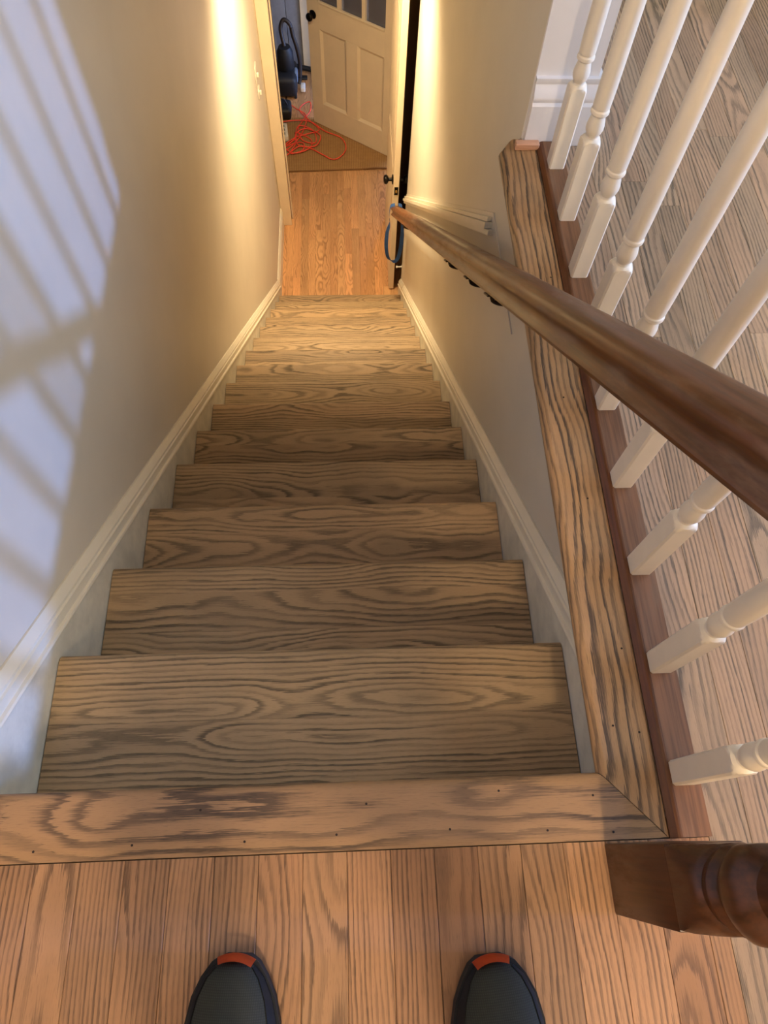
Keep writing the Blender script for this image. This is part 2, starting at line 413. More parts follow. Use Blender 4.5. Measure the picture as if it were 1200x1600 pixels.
for (x, y) in [(0.905, 0.17), (0.872, 0.06), (0.908, 0.05), (0.895, 0.42), (0.885, 0.62), (0.902, 0.90)]:
    bm = bmesh.new(); add_lathe(bm, [(0.0016, -0.002), (0.0016, 0.0004)], 8)
    o = link('nail_hole', bm_mesh(bm), 'hole', n2); o.location = (y-n2.location.y, -(x-n2.location.x), 0)
structure(box('trim_4', (0.874, 1.262, 0.001), (0.926, 1.279, 0.016), 'newwood', None, 0.002), 'small pale unfinished wood block at the wall end')

# ------------------------------------------------------------------ staircase
st = tag(empty('staircase', (W/2, 0, F)), 'straight flight of oak treads between white skirt boards going down to the entry', 'stairs')
def under(o):      # world placed part -> child of the staircase
    o.location = Vector(o.location) - Vector(st.location); o.parent = st; return o
rs = random.Random(11)
for n in range(1, NT+1):
    z = -n*H; yf = n*R; yb = (n-1)*R - 0.030
    t = under(empty('tread', (W/2, yf, z)))
    x0, x1 = 0.0015, W-0.0015
    cuts = [yb]
    if n % 3 == 0: cuts += [yf-0.165, yf-0.075]
    elif n % 3 == 1: cuts += [yf-0.118]
    else: cuts += [yf-0.145, yf-0.062]
    cuts.append(yf)
    for q in range(len(cuts)-1):
        a, b = cuts[q]+0.0001, cuts[q+1]-0.0001
        last = q == len(cuts)-2
        cy = (a+b)/2
        if last: poly = nosed(0, 0, a-cy, b-cy, 0, 0.026)
        else: poly = [(a-cy, -0.026), (a-cy, 0), (b-cy, 0), (b-cy, -0.026)]
        o = prism('board', poly, 'x', -(x1-x0)/2, (x1-x0)/2, 'tread', t, 50, rs.random()*10)
        o.location = (0, cy-yf, 0)
    r = under(box('riser', (0.0015, yb+0.001, z), (W-0.0015, yb+0.014, z+H-0.0265), 'trim', None))
r = under(box('riser', (0.0015, NT*R-0.030, F), (W-0.0015, NT*R-0.016, F+H-0.0265), 'trim'))
def zline(y, off): return -S*y + off
for side in (-1, 1):
    xa, xb = (XWL+0.0005, 0.0) if side < 0 else (W, XWR-0.0005)
    y1 = 3.66 if side < 0 else 3.715
    ys = -0.02
    off_lo, off_hi = -0.32, 0.045
    poly = [(ys, zline(ys, off_lo)), (ys, -0.0275), ((0.045+0.0275)/S, -0.0275), (y1, zline(y1, off_hi)), (y1, F+0.0005), ((0.32+F+0.0005)/-S if False else (-F-0.0005+off_lo)/S, F+0.0005)]
    under(prism('skirt_board', poly, 'x', xa, xb, 'scuffed'))
    # stepped moulding on top of the skirt, swept along the slope
    bm = bmesh.new()
    sgn = 1 if side < 0 else -1
    wallx = XWL if side < 0 else XWR
    c = 1/math.sqrt(1+S*S)
    prof = [(0.0, 0), (0.023, 0), (0.0245, 0.004), (0.023, 0.008), (0.018, 0.010), (0.018, 0.028), (0.0145, 0.030), (0.0145, 0.036), (0.011, 0.040), (0.007, 0.046), (0.004, 0.050), (0.0, 0.050)]
    ya = 0.105 if side < 0 else 0.20
    ya = -0.0 if side < 0 else 0.092
    A, B = [], []
    for u, v in prof:
        off = 0.040 + v/c
        x = wallx + sgn*(u+0.0004)
        yst = ya if side < 0 else max(ya, (off+0.029)/S)
        A.append(bm.verts.new((x, yst, zline(yst, off)))); B.append(bm.verts.new((x, y1, zline(y1, off))))
    m = len(prof); bm.faces.new(A); bm.faces.new(B[::-1])
    for q in range(m): bm.faces.new((A[q], B[q], B[(q+1) % m], A[(q+1) % m]))
    under(link('skirt_moulding', bm_mesh(bm, 'sm', 30), 'trim'))
# baseboard continuing at the foot of the left wall
b2 = empty('baseboard_left'); structure(b2, 'short cream baseboard at the foot of the left wall')
prism('base_board', [(XWL+0.0004, F+0.0002), (XWL+0.017, F+0.0002), (XWL+0.017, F+0.13), (XWL+0.012, F+0.142), (XWL+0.012, F+0.155), (XWL+0.004, F+0.17), (XWL+0.0004, F+0.17)], 'y', 3.661, 4.405, 'trim', b2)

# sloped panel with a capped moulding on the right wall behind the rail
pn = structure(empty('trim_5'), 'sloped cream rail backing strip moulded on the right wall')
off_t = 0.85; off_b = 0.525
yq = lambda off: (off+0.281)/S
prism('panel', [(3.725, zline(3.725, off_b)), (3.725, zline(3.725, off_t)), (yq(off_t), -0.281), (yq(off_b), -0.281)], 'x', XWR-0.0035, XWR-0.0003, 'wall', pn)
for (o0, hh, th) in ((0.0, 0.020, 0.016), (0.020, 0.022, 0.022), (0.042, 0.016, 0.013)):
    a, b = off_t-0.07+o0, off_t-0.07+o0+hh-0.002
    prism('moulding', [(3.725, zline(3.725, a)), (3.725, zline(3.725, b)), (yq(b)+0.02, zline(yq(b)+0.02, b)), (yq(b)+0.02, zline(yq(b)+0.02, a))], 'x', XWR-th-0.002, XWR-0.0037, 'trim', pn)

# ------------------------------------------------------------------ lower floor, doorway, entry
lf = structure(empty('floor'), 'warm oak strip floor at the foot of the stairs')
box('subfloor', (-1.7, 3.3, F-0.12), (1.5, 6.6, F-0.0195), 'dark', lf)
xa = XWL+0.001 + 0.0
i = 0
x = -1.7
xs = []
x = 0.02 - 30*PW
while x < 1.0:
    xs.append(x); x += PW
for x in xs:
    a, b = x, x+PW
    y0 = 4.44 if b < XWL+0.002 else NT*R-0.0155
    if a < XWL < b: a = XWL+0.001; y0 = NT*R-0.0155
    if a > 0.885: y0 = 4.5
    course(lf, a, b, y0, 6.45, F, 'lowfloor', 0.5, 1.4)
# doorway between stair hall and entry
d1 = structure(empty('door_1'), 'cream door frame at the foot of the stairs')
box('jamb', (XWL+0.0005, 4.415, F), (0.052, 4.53, -0.95), 'door', d1, 0.002)
box('casing', (XWL+0.0005, 4.397, F), (0.058, 4.4145, -0.93), 'door', d1, 0.004)
box('casing', (0.0585, 4.47, F), (0.0665, 4.50, -0.96), 'door', d1, 0.002)
box('jamb', (0.845, 4.495, F), (0.905, 4.55, -0.95), 'door', d1, 0.002)
box('lintel', (0.053, 4.44, -0.95), (0.845, 4.53, -0.302), 'door', d1)
o = box('strike_plate', (0.0522, 4.43, F+0.87), (0.0545, 4.46, F+0.94), 'black', d1)
structure(box('wall_entry_front', (-1.7, 4.445, F), (XWL-0.0005, 4.52, -0.302), 'wall'), 'entry side of the stair hall wall')
# recess added behind the open door to keep the gap dark
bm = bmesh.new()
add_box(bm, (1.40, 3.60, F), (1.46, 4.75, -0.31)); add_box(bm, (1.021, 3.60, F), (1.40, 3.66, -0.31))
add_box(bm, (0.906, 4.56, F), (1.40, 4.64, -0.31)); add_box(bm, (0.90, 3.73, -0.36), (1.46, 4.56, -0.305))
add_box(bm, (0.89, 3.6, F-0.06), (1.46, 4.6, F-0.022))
structure(link('wall_recess_added', bm_mesh(bm), 'dark'), 'added recess that keeps the gap beside the foot of the stairs dark')
# entry walls
bm = bmesh.new()
add_box(bm, (1.12, 4.645, F), (1.24, 5.20, -0.302)); add_box(bm, (1.12, 6.10, F), (1.24, 6.6, -0.302)); add_box(bm, (1.12, 5.20, F+2.05), (1.24, 6.10, -0.302))
structure(link('wall_entry_right', bm_mesh(bm), 'bluewall'), 'entry wall around the outer doorway')
wl = structure(empty('wall_front'), 'dim blue-grey panelled wall at the back of the entry')
box('backing', (-1.7, 6.47, F), (1.2, 6.6, -0.302), 'bluewall', wl)
x = -1.0
while x < 1.1:
    box('panel', (x+0.002, 6.452, F), (x+0.123, 6.4695, -0.31), 'bluewall', wl, 0.003); x += 0.125
structure(box('trim_6', (0.125, 6.425, F+0.0), (0.205, 6.451, -0.5), 'door', None, 0.004), 'cream vertical casing on the back wall of the entry')
structure(box('wall_entry_left', (-1.8, 4.45, F), (-1.7, 6.6, -0.302), 'bluewall'), 'left entry wall')

# inner door, folded open along the right wall
def knob(parent, x, y, z, sx, mat='black'):
    kn = empty('knob', (x, y, z), parent); kn.rotation_euler = (0, sx*PI/2, 0)
    bm = bmesh.new(); add_lathe(bm, [(0.030, 0), (0.031, 0.004), (0.026, 0.008), (0.011, 0.010), (0.010, 0.030)], 24)
    link('rosette', bm_mesh(bm, 'r', 40), mat, kn)
    bm = bmesh.new(); add_lathe(bm, [(0.011, 0.0301), (0.022, 0.034), (0.028, 0.042), (0.029, 0.050), (0.025, 0.058), (0.012, 0.063)], 24)
    link('handle', bm_mesh(bm, 'h', 50), mat, kn)
    return kn
dr = tag(empty('interior_door', (0.822, 3.72, F)), 'cream interior door swung open along the right wall, its latch edge facing the stairs', 'door')
box('slab', (-0.018, 0.0, 0.012), (0.018, 0.765, 2.03), 'door', dr, 0.002)
for z in (0.25, 1.15):
    box('panel', (-0.0205, 0.12, z), (-0.0182, 0.645, z+0.72), 'door', dr, 0.001)
knob(dr, -0.018, 0.065, 0.92, -1); knob(dr, 0.018, 0.065, 0.92, 1)
box('latch_plate', (-0.012, -0.0022, 0.855), (0.012, -0.0002, 0.915), 'black', dr)
box('latch_bolt', (-0.006, -0.009, 0.875), (0.006, -0.0023, 0.895), 'brass', dr, 0.002)
# door stop at the end of the right skirt
ds = tag(empty('door_stop', (0.893, 3.722, F+0.23)), 'small white door stop at the lower end of the right skirt', 'door stop')
bm = bmesh.new(); add_lathe(bm, [(0.010, 0), (0.010, 0.004), (0.005, 0.006), (0.005, 0.030), (0.008, 0.031), (0.009, 0.040), (0.006, 0.043)], 12)
o = link('bumper', bm_mesh(bm, 'ds', 40), 'whiteplastic', ds); o.rotation_euler = (0, -PI/2, 0)

# entry door: open, two raised panels below, three by three panes above
A = Vector((0.2264, 5.647, F)); B = Vector((0.8024, 5.2351, F)); dv = (B-A); dv.z = 0; dv.normalize()
DW = 0.82
ed = tag(empty('entry_door', A), 'cream panelled entry door with glass panes, standing open over the rug', 'door')
ed.rotation_euler = (0, 0, math.atan2(dv.y, dv.x))     # local X along the door, local -Y towards the stairs
T = 0.044
zp = [0.0, 0.20, 0.80, 0.985, 1.90, 2.03]
def dbox(name, x0, x1, z0, z1, y0=0.0, y1=T, mat='door', parent=ed, bev=0.001): return box(name, (x0, y0, z0+0.012), (x1, y1, z1+0.012), mat, parent, bev)
dbox('stile', 0, 0.11, 0, 2.02); dbox('stile', DW-0.11, DW, 0, 2.02); dbox('mullion', 0.358, 0.463, 0.20, 0.80)
dbox('rail', 0.11, DW-0.11, 0, 0.20); dbox('rail', 0.11, DW-0.11, 0.80, 0.985); dbox('rail', 0.11, DW-0.11, 1.89, 2.02)
for xa in (0.11, 0.463):
    p = dbox('panel', xa, xa+0.247, 0.20, 0.80, 0.012, T-0.012)
    bm = bmesh.new()      # sloped sticking running round the recessed panel
    x0, x1, z0, z1, w_ = xa+0.0005, xa+0.2465, 0.2125, 0.8115, 0.022
    o_ = [bm.verts.new((q[0], -0.0005, q[1])) for q in ((x0, z0), (x1, z0), (x1, z1), (x0, z1))]
    i_ = [bm.verts.new((q[0], 0.0118, q[1])) for q in ((x0+w_, z0+w_), (x1-w_, z0+w_), (x1-w_, z1-w_), (x0+w_, z1-w_))]
    b_ = [bm.verts.new((q[0], 0.0118, q[1])) for q in ((x0, z0), (x1, z0), (x1, z1), (x0, z1))]
    for q in range(4):
        r_ = (q+1) % 4
        bm.faces.new((o_[q], o_[r_], i_[r_], i_[q])); bm.faces.new((o_[r_], o_[q], b_[q], b_[r_])); bm.faces.new((b_[q], i_[q], i_[r_], b_[r_]))
    link('bead', bm_mesh(bm), 'door', ed)
px = [0.112, 0.3, 0.52, DW-0.112]
for q in (1, 2): dbox('glazing_bar', px[q]-0.016, px[q]+0.016, 0.985, 1.89, -0.002, T+0.002)
for z in (1.287, 1.588): dbox('glazing_bar', 0.11, DW-0.11, z-0.014, z+0.014, -0.001, T+0.001)
dbox('glazing_bead', 0.11, DW-0.11, 0.985, 1.0, -0.010, 0.012, 'door', ed, 0.003)
for q in range(3):
    for z0, z1 in ((0.986, 1.272), (1.302, 1.573), (1.603, 1.889)):
        x0 = px[q]+(0.017 if q else 0); x1 = px[q+1]-(0.017 if q < 2 else 0)
        dbox('pane', x0, x1, z0, z1, 0.019, 0.025, 'glass', ed, 0)
def yknob(parent, x, z, y, sg):
    kn = empty('knob', (x, y, z), parent); kn.rotation_euler = (sg*PI/2, 0, 0)
    bm = bmesh.new(); add_lathe(bm, [(0.030, 0), (0.031, 0.004), (0.026, 0.008), (0.011, 0.010), (0.010, 0.030)], 24); link('rosette', bm_mesh(bm, 'r', 40), 'black', kn)
    bm = bmesh.new(); add_lathe(bm, [(0.011, 0.0301), (0.022, 0.034), (0.028, 0.042), (0.029, 0.050), (0.025, 0.058), (0.012, 0.063)], 24); link('handle', bm_mesh(bm, 'h', 50), 'black', kn)
yknob(ed, 0.055, 0.90, 0, 1); yknob(ed, 0.055, 0.90, T, -1)
bm = bmesh.new(); add_lathe(bm, [(0.024, 0), (0.026, 0.004), (0.020, 0.012), (0.010, 0.014)], 24)
o = link('deadbolt', bm_mesh(bm, 'd', 40), 'black', ed); o.location = (0.055, 0, 1.03); o.rotation_euler = (PI/2, 0, 0)
box('sweep', (0.0, 0.006, 0.009), (DW, T-0.006, 0.0119), 'hole', ed)

# rug
rg = tag(empty('rug', (0.25, 5.38, F)), 'brown woven jute rug under the open entry door', 'rug')
bm = bmesh.new()
nx, ny = 40, 18
x0, x1, y0, y1 = -0.55, 0.74, -0.34, 0.34
def rz(x, y):
    z = 0.006 + 0.0015*math.sin(x*9)*math.sin(y*11)
    d = math.hypot(x-0.50, (y+0.34)*1.2)
    return z + 0.012*max(0, 1-d/0.16)
G = [[bm.verts.new((x0+(x1-x0)*a/nx, y0+(y1-y0)*b/ny + 0.045*(x0+(x1-x0)*a/nx-0.2), rz(x0+(x1-x0)*a/nx, y0+(y1-y0)*b/ny))) for b in range(ny+1)] for a in range(nx+1)]
for a in range(nx):
    for b in range(ny): bm.faces.new((G[a][b], G[a+1][b], G[a+1][b+1], G[a][b+1]))
ext = bmesh.ops.extrude_face_region(bm, geom=list(bm.faces))
for v in ext['geom']:
    if isinstance(v, bmesh.types.BMVert): v.co.z = max(0.0006, v.co.z-0.005)
link('weave', bm_mesh(bm, 'rug', 40), 'rug', rg)
bm = bmesh.new()
pts = [(x0+(x1-x0)*a/nx, y0+0.045*(x0+(x1-x0)*a/nx-0.2)-0.003, rz(x0+(x1-x0)*a/nx, y0)-0.001) for a in range(nx+1)]
add_sweep(bm, [(-0.006, -0.003), (0.006, -0.003), (0.006, 0.003), (-0.006, 0.003)], pts); link('binding', bm_mesh(bm), 'binding', rg)

# orange extension cord in loose loops
zc = F+0.013
def cp(pts, z=None):
    out = []
    for q, p in enumerate(pts):
        zz = p[2] if len(p) > 2 else zc + 0.005*math.sin(q*1.7)+0.005
        out.append((p[0], p[1], zz))
    return out
loops = [(-0.16, 5.86), (-0.02, 5.87), (0.07, 5.80), (0.16, 5.69), (0.12, 5.46), (0.02, 5.30), (-0.07, 5.25), (0.07, 5.40), (0.06, 5.49), (0.20, 5.40), (0.19, 5.27), (0.06, 5.22), (-0.02, 5.30),
         (0.03, 5.42), (0.17, 5.46), (0.27, 5.53), (0.185, 5.64), (0.10, 5.76), (0.13, 5.86), (0.19, 5.88), (0.19, 5.76), (0.13, 5.66), (0.09, 5.52), (0.13, 5.38), (0.24, 5.36),
         (0.22, 5.52), (0.10, 5.56), (0.03, 5.45), (0.10, 5.31), (0.24, 5.30), (0.28, 5.44), (0.16, 5.52), (0.04, 5.47), (-0.04, 5.33), (0.03, 5.22), (0.13, 5.24), (0.14, 5.33), (0.04, 5.36), (-0.06, 5.27),
         (-0.02, 5.19), (0.10, 5.29), (0.20, 5.28), (0.30, 5.20), (0.385, 5.15), (0.455, 5.18), (0.50, 5.29), (0.46, 5.42), (0.32, 5.50), (0.20, 5.62), (0.08, 5.63), (-0.14, 5.60)]
loops = [(max(x, 0.07) if 5.32 < y < 5.60 else x, y) for x, y in loops]
bm = bmesh.new()
rc = random.Random(3)
path = smooth_path([(x, y, zc+rc.uniform(0.0, 0.022)) for x, y in loops], 8)
add_sweep(bm, circ(0.0045, 7), path)
tag(link('extension_cord', bm_mesh(bm, 'cord', 60), 'cord'), 'orange extension cord lying in tangled loops on the rug', 'cord')

# white power strip, half hidden by the door frame
ps = tag(empty('power_strip', (-0.032, 5.47, F+0.028)), 'white plug block lying by the cord behind the door frame', 'power strip')
ps.rotation_euler = (0, 0, 0.1)
box('body', (-0.05, -0.09, -0.018), (0.035, 0.09, 0.03), 'whiteplastic', ps, 0.008, 3)
for y in (-0.05, 0.0, 0.05): box('socket', (-0.025, y-0.014, 0.0302), (0.01, y+0.014, 0.0315), 'lace', ps)

# black vacuum cleaner with looped hose
vc = tag(empty('vacuum_cleaner', (0.02, 6.13, F)), 'black vacuum cleaner with a looped hose standing in the entry corner', 'vacuum')
bm = bmesh.new(); add_box(bm, (-0.15, -0.20, 0.03), (0.06, 0.10, 0.20), 0.04, 3); link('body', bm_mesh(bm, 'b', 50), 'plastic', vc)
bm = bmesh.new(); add_lathe(bm, [(0.06, 0.20), (0.075, 0.22), (0.07, 0.34), (0.05, 0.38), (0.02, 0.385)], 20); o = link('canister', bm_mesh(bm, 'c', 50), 'plastic', vc); o.location = (-0.03, -0.04, 0)
box('cover', (0.028, -0.10, 0.10), (0.066, -0.01, 0.19), 'greyplastic', vc, 0.01, 2)
o = box('label_plate', (0.085, -0.10, 0.02), (0.125, -0.02, 0.06), 'whiteplastic', vc, 0.006, 2)
for (x, y) in ((-0.13, -0.15), (0.04, -0.15), (-0.13, 0.06), (0.04, 0.06)):
    bm = bmesh.new(); add_lathe(bm, [(0.030, -0.012), (0.034, -0.006), (0.034, 0.006), (0.030, 0.012)], 16)
    o = link('wheel', bm_mesh(bm, 'w', 40), 'rubber', vc); o.location = (x, y, 0.0345); o.rotation_euler = (0, PI/2, 0)
bm = bmesh.new()
hp = smooth_path([(-0.03, -0.04, 0.385), (-0.05, 0.0, 0.50), (-0.02, 0.02, 0.56), (0.03, 0.01, 0.53), (0.05, 0.0, 0.44), (0.075, 0.0, 0.34), (0.09, 0.0, 0.22), (0.085, -0.02, 0.12), (0.07, -0.04, 0.06)], 10)
add_sweep(bm, circ(0.017, 10), hp); link('hose', bm_mesh(bm, 'hose', 60), 'hose', vc)
bm = bmesh.new(); add_sweep(bm, circ(0.022, 10), [(0.02, 0.24, 0.045), (0.30, 0.17, 0.032)]); link('wand', bm_mesh(bm, 'w', 60), 'plastic', vc)
bm = bmesh.new(); add_box(bm, (0.06, 0.10, 0.001), (0.14, 0.15, 0.02), 0.006, 2); link('floor_head', bm_mesh(bm, 'f', 50), 'plastic', vc)
# black work bag at the foot of the vacuum
tb = tag(empty('tool_bag', (-0.03, 5.62, F+0.008)), 'small black bag on the floor beside the cord', 'bag')
bm = bmesh.new(); add_box(bm, (-0.10, 0.03, 0.0), (0.06, 0.20, 0.10), 0.03, 3); link('body', bm_mesh(bm, 'b', 50), 'plastic', tb)
bm = bmesh.new(); add_sweep(bm, circ(0.006, 8), smooth_path([(-0.06, 0.11, 0.095), (-0.05, 0.11, 0.14), (0.0, 0.11, 0.15), (0.03, 0.11, 0.095)], 6)); link('handle', bm_mesh(bm, 'h', 60), 'hose', tb)

# switch plates on the left wall
for (y, z, hh, lab) in ((4.03, -1.585, 0.115, 'small cream switch plate on the left wall, the upper of two'), (4.06, -1.71, 0.05, 'tiny cream wall plate just under the switch on the left wall')):
    sw = tag(empty('switch_plate', (XWL+0.0003, y, z)), lab, 'switch')
    box('plate', (0, -0.036, -hh/2), (0.006, 0.036, hh/2), 'wall', sw, 0.002, 2)
    box('toggle', (0.0061, -0.006, -0.012), (0.018, 0.006, 0.012), 'trim', sw, 0.002, 2)

# recessed downlight in the lower ceiling
dl = tag(empty('downlight', (0.43, 3.38, -0.302)), 'recessed warm ceiling light above the foot of the stairs', 'ceiling light')
bm = bmesh.new(); add_lathe(bm, [(0.085, -0.006), (0.085, 0.0)], 32); link('trim_ring', bm_mesh(bm, 't', 40), 'white', dl)
bm = bmesh.new(); add_lathe(bm, [(0.055, -0.010), (0.060, -0.0065)], 32); link('lens', bm_mesh(bm, 'l', 40), 'glow', dl)
sp = lamp('downlight_beam', 'SPOT', (0.43, 3.38, -0.40), 122, (1.0, 0.78, 0.47), aim=(0, 0, -1), spot_size=math.radians(162), spot_blend=1.0, shadow_soft_size=0.07)

# upper ceiling lamp behind the landing
ul = tag(empty('ceiling_lamp', (0.72, -1.55, ZC)), 'round warm ceiling lamp behind the landing', 'ceiling light')
bm = bmesh.new(); add_lathe(bm, [(0.14, -0.02), (0.16, -0.018), (0.16, -0.0005)], 32); link('base', bm_mesh(bm, 'b', 40), 'white', ul)
bm = bmesh.new(); add_lathe(bm, [(0.03, -0.10), (0.09, -0.085), (0.13, -0.05), (0.138, -0.0205)], 32); link('shade', bm_mesh(bm, 's', 60), 'glow', ul)
lamp('ceiling_lamp_light', 'POINT', (0.72, -1.55, ZC-0.16), 60, (1.0, 0.80, 0.58), shadow_soft_size=0.10)

# ------------------------------------------------------------------ balustrade
bs = tag(empty('balustrade', (0.95, 0, 0)), 'row of white turned balusters along the hall side of the stair opening', 'balustrade')
# stained base rail the balusters stand on
prism('base_rail', [(0.922-0.95, 0.0012), (0.922-0.95, 0.004), (0.930-0.95, 0.011), (0.9335-0.95, 0.012), (0.9358-0.95, 0.012), (0.9358-0.95, 0.0012)], 'y', -0.086, 1.278, 'railedge', bs)
prism('base_strip', [(0.936-0.95, 0.0012), (0.936-0.95, 0.012), (0.975-0.95, 0.012), (0.975-0.95, 0.0012)], 'y', -0.086, 1.278, 'shoe', bs)
ZB = 0.0121
def baluster_mesh():
    bm = bmesh.new()
    h = 0.0163; zt = 0.172
    seg = 32
    # square block whose corners are turned off at the top, then the turned shaft, as one surface of square to round sections
    def sq(i, hh):
        a = 2*PI*(i+0.5)/seg
        c, s = math.cos(a), math.sin(a); m = hh/max(abs(c), abs(s))
        return (c*m, s*m)
    rings = []
    def ring(z, r=None, blend=None):
        pts = []
        for i in range(seg):
            a = 2*PI*(i+0.5)/seg
            x, y = sq(i, h)
            if r is not None:
                rr = math.hypot(x, y)
                if rr > r: x, y = x*r/rr, y*r/rr
            pts.append(bm.verts.new((x, y, z)))
        rings.append(pts)
    ring(0); ring(zt-0.012)
    for z, r in ((0.160, 0.0225), (0.164, 0.0212), (0.168, 0.0190), (0.171, 0.0165), (0.1725, 0.0140), (0.174, 0.0120), (0.177, 0.0112), (0.180, 0.0120), (0.184, 0.0142), (0.190, 0.0158), (0.197, 0.0158), (0.206, 0.0140), (0.213, 0.0124), (0.217, 0.0118),
                 (0.218, 0.0150), (0.220, 0.0163), (0.223, 0.0165), (0.2255, 0.0158), (0.227, 0.0138), (0.229, 0.0136), (0.231, 0.0152), (0.26, 0.0158), (0.40, 0.0152), (0.60, 0.0130), (0.80, 0.0108), (0.90, 0.0100)):
        ring(z, r)
    for A, B in zip(rings, rings[1:]):
        for i in range(seg): bm.faces.new((A[i], A[(i+1) % seg], B[(i+1) % seg], B[i]))
    bm.faces.new(rings[0][::-1]); bm.faces.new(rings[-1])
    return bm_mesh(bm, 'baluster', 28)
bme = baluster_mesh()
for q in range(9):
    o = link('baluster', bme, 'baluster', bs)
    o.location = (0.9361+0.0163-0.95, 1.1904-q*0.1516+0.0163, ZB)
RAILP = [(-0.016, 0), (0.016, 0), (0.020, 0.004), (0.027, 0.007), (0.0285, 0.012), (0.026, 0.017), (0.021, 0.022), (0.0195, 0.028), (0.022, 0.034), (0.027, 0.039), (0.0290, 0.045), (0.0270, 0.052), (0.021, 0.058), (0.011, 0.0615), (0, 0.0625)]
RAILP = RAILP + [(-a, b) for a, b in RAILP[-2:1:-1]]
bm = bmesh.new(); add_sweep(bm, RAILP, [(0, -0.088, 0.9125), (0, 1.298, 0.9125)]); link('top_rail', bm_mesh(bm, 'tr', 40), 'railedge', bs)

# newel post
nx0, ny0 = 0.8765, -0.1315
nw = tag(empty('newel_post', (nx0, ny0, 0.0012)), 'dark brown turned newel post at the top corner of the stairs', 'newel post')
hb = 0.0435
bm = bmesh.new(); add_box(bm, (-hb, -hb+0.004, 0), (hb, hb-0.0015, 0.198), 0.002, 2); link('base_block', bm_mesh(bm, 'nb', 40), 'newel', nw)
bm = bmesh.new(); rings = []
def nring(z, r):
    pts = []
    for q in range(48):
        a = 2*PI*(q+0.5)/48; c_, s_ = math.cos(a), math.sin(a); mm = min(0.0432/abs(c_), 0.0402/abs(s_))
        mm = min(mm, r); pts.append(bm.verts.new((c_*mm, s_*mm+0.001, z)))
    rings.append(pts)
for r_, z_ in [(0.07, 0.1981), (0.058, 0.206), (0.053, 0.216), (0.049, 0.228), (0.0455, 0.240), (0.043, 0.249), (0.0405, 0.254), (0.0375, 0.257), (0.0370, 0.264), (0.0385, 0.268), (0.0405, 0.273), (0.0385, 0.278), (0.0350, 0.282), (0.0345, 0.288), (0.0365, 0.294), (0.042, 0.302), (0.046, 0.312), (0.0465, 0.322), (0.044, 0.334), (0.037, 0.342), (0.031, 0.348), (0.030, 0.36), (0.034, 0.385), (0.040, 0.42), (0.041, 0.46), (0.038, 0.51), (0.031, 0.60), (0.027, 0.68), (0.026, 0.705), (0.033, 0.712), (0.035, 0.722), (0.031, 0.732), (0.030, 0.745), (0.040, 0.7599)]: nring(z_, r_)
for A, B in zip(rings, rings[1:]):
    for q in range(48): bm.faces.new((A[q], A[(q+1) % 48], B[(q+1) % 48], B[q]))
bm.faces.new(rings[0][::-1]); bm.faces.new(rings[-1])
link('turned_shaft', bm_mesh(bm, 'ns', 40), 'newel', nw)
bm = bmesh.new(); add_box(bm, (-hb, -hb, 0.76), (hb, hb, 1.00), 0.003, 2); link('top_block', bm_mesh(bm, 'nt', 40), 'newel', nw)
bm = bmesh.new(); add_lathe(bm, [(0.03, 1.0001), (0.052, 1.006), (0.052, 1.014), (0.03, 1.02), (0.02, 1.03), (0.034, 1.042), (0.043, 1.062), (0.040, 1.085), (0.026, 1.102), (0.006, 1.108)], 32); link('cap', bm_mesh(bm, 'nc', 50), 'newel', nw)

# ------------------------------------------------------------------ stair handrail on brackets
XR = 0.806; y_a, y_b = -0.085, 3.47
def zr(y): return 0.600 - 0.806*(y-0.10)         # underside
hr = tag(empty('handrail', (XR, y_b, zr(y_b))), 'worn brown wooden handrail sloping down the right side of the stairs', 'handrail')
d = Vector((0, y_b-y_a, zr(y_b)-zr(y_a))); L = d.length
bm = bmesh.new()
A = [bm.verts.new((-L/2, a, b)) for a, b in RAILP]; B_ = [bm.verts.new((L/2, a, b)) for a, b in RAILP]
m = len(RAILP); bm.faces.new(A); bm.faces.new(B_[::-1])
for q in range(m): bm.faces.new((A[q], B_[q], B_[(q+1) % m], A[(q+1) % m]))
o = link('rail', bm_mesh(bm, 'hr', 40), 'rail', hr)
ex = d.normalized(); ez = Vector((0, -ex.z, ex.y)); ey = ez.cross(ex)
o.matrix_local = Matrix.Translation(Vector((0, (y_a-y_b)/2, (zr(y_a)-zr(y_b))/2))) @ Matrix((ex, ey, ez)).transposed().to_4x4()
for y in (2.9, 1.46, 1.16, 0.94):
    br = empty('bracket', (0, y-y_b, zr(y)-zr(y_b)), hr)
    bm = bmesh.new(); add_lathe(bm, [(0.022, 0), (0.022, 0.003), (0.014, 0.006), (0.007, 0.008)], 16)
    o = link('rosette', bm_mesh(bm, 'r', 40), 'bronze', br); o.location = (XWR-0.0065-XR, 0, -0.040); o.rotation_euler = (0, -PI/2, 0)
    bm = bmesh.new(); add_sweep(bm, circ(0.0045, 10), smooth_path([(XWR-0.012-XR, 0, -0.040), (0.03, 0, -0.040), (0.006, 0, -0.030), (0.0, 0, -0.010)], 6)); link('arm', bm_mesh(bm, 'a', 60), 'bronze', br)
    bm = bmesh.new(); add_box(bm, (-0.014, -0.022, -0.004), (0.014, 0.022, 0.0), 0.001); o = link('saddle', bm_mesh(bm), 'bronze', br); o.rotation_euler = (-math.atan(0.806), 0, 0); o.location = (0, 0, -0.008)

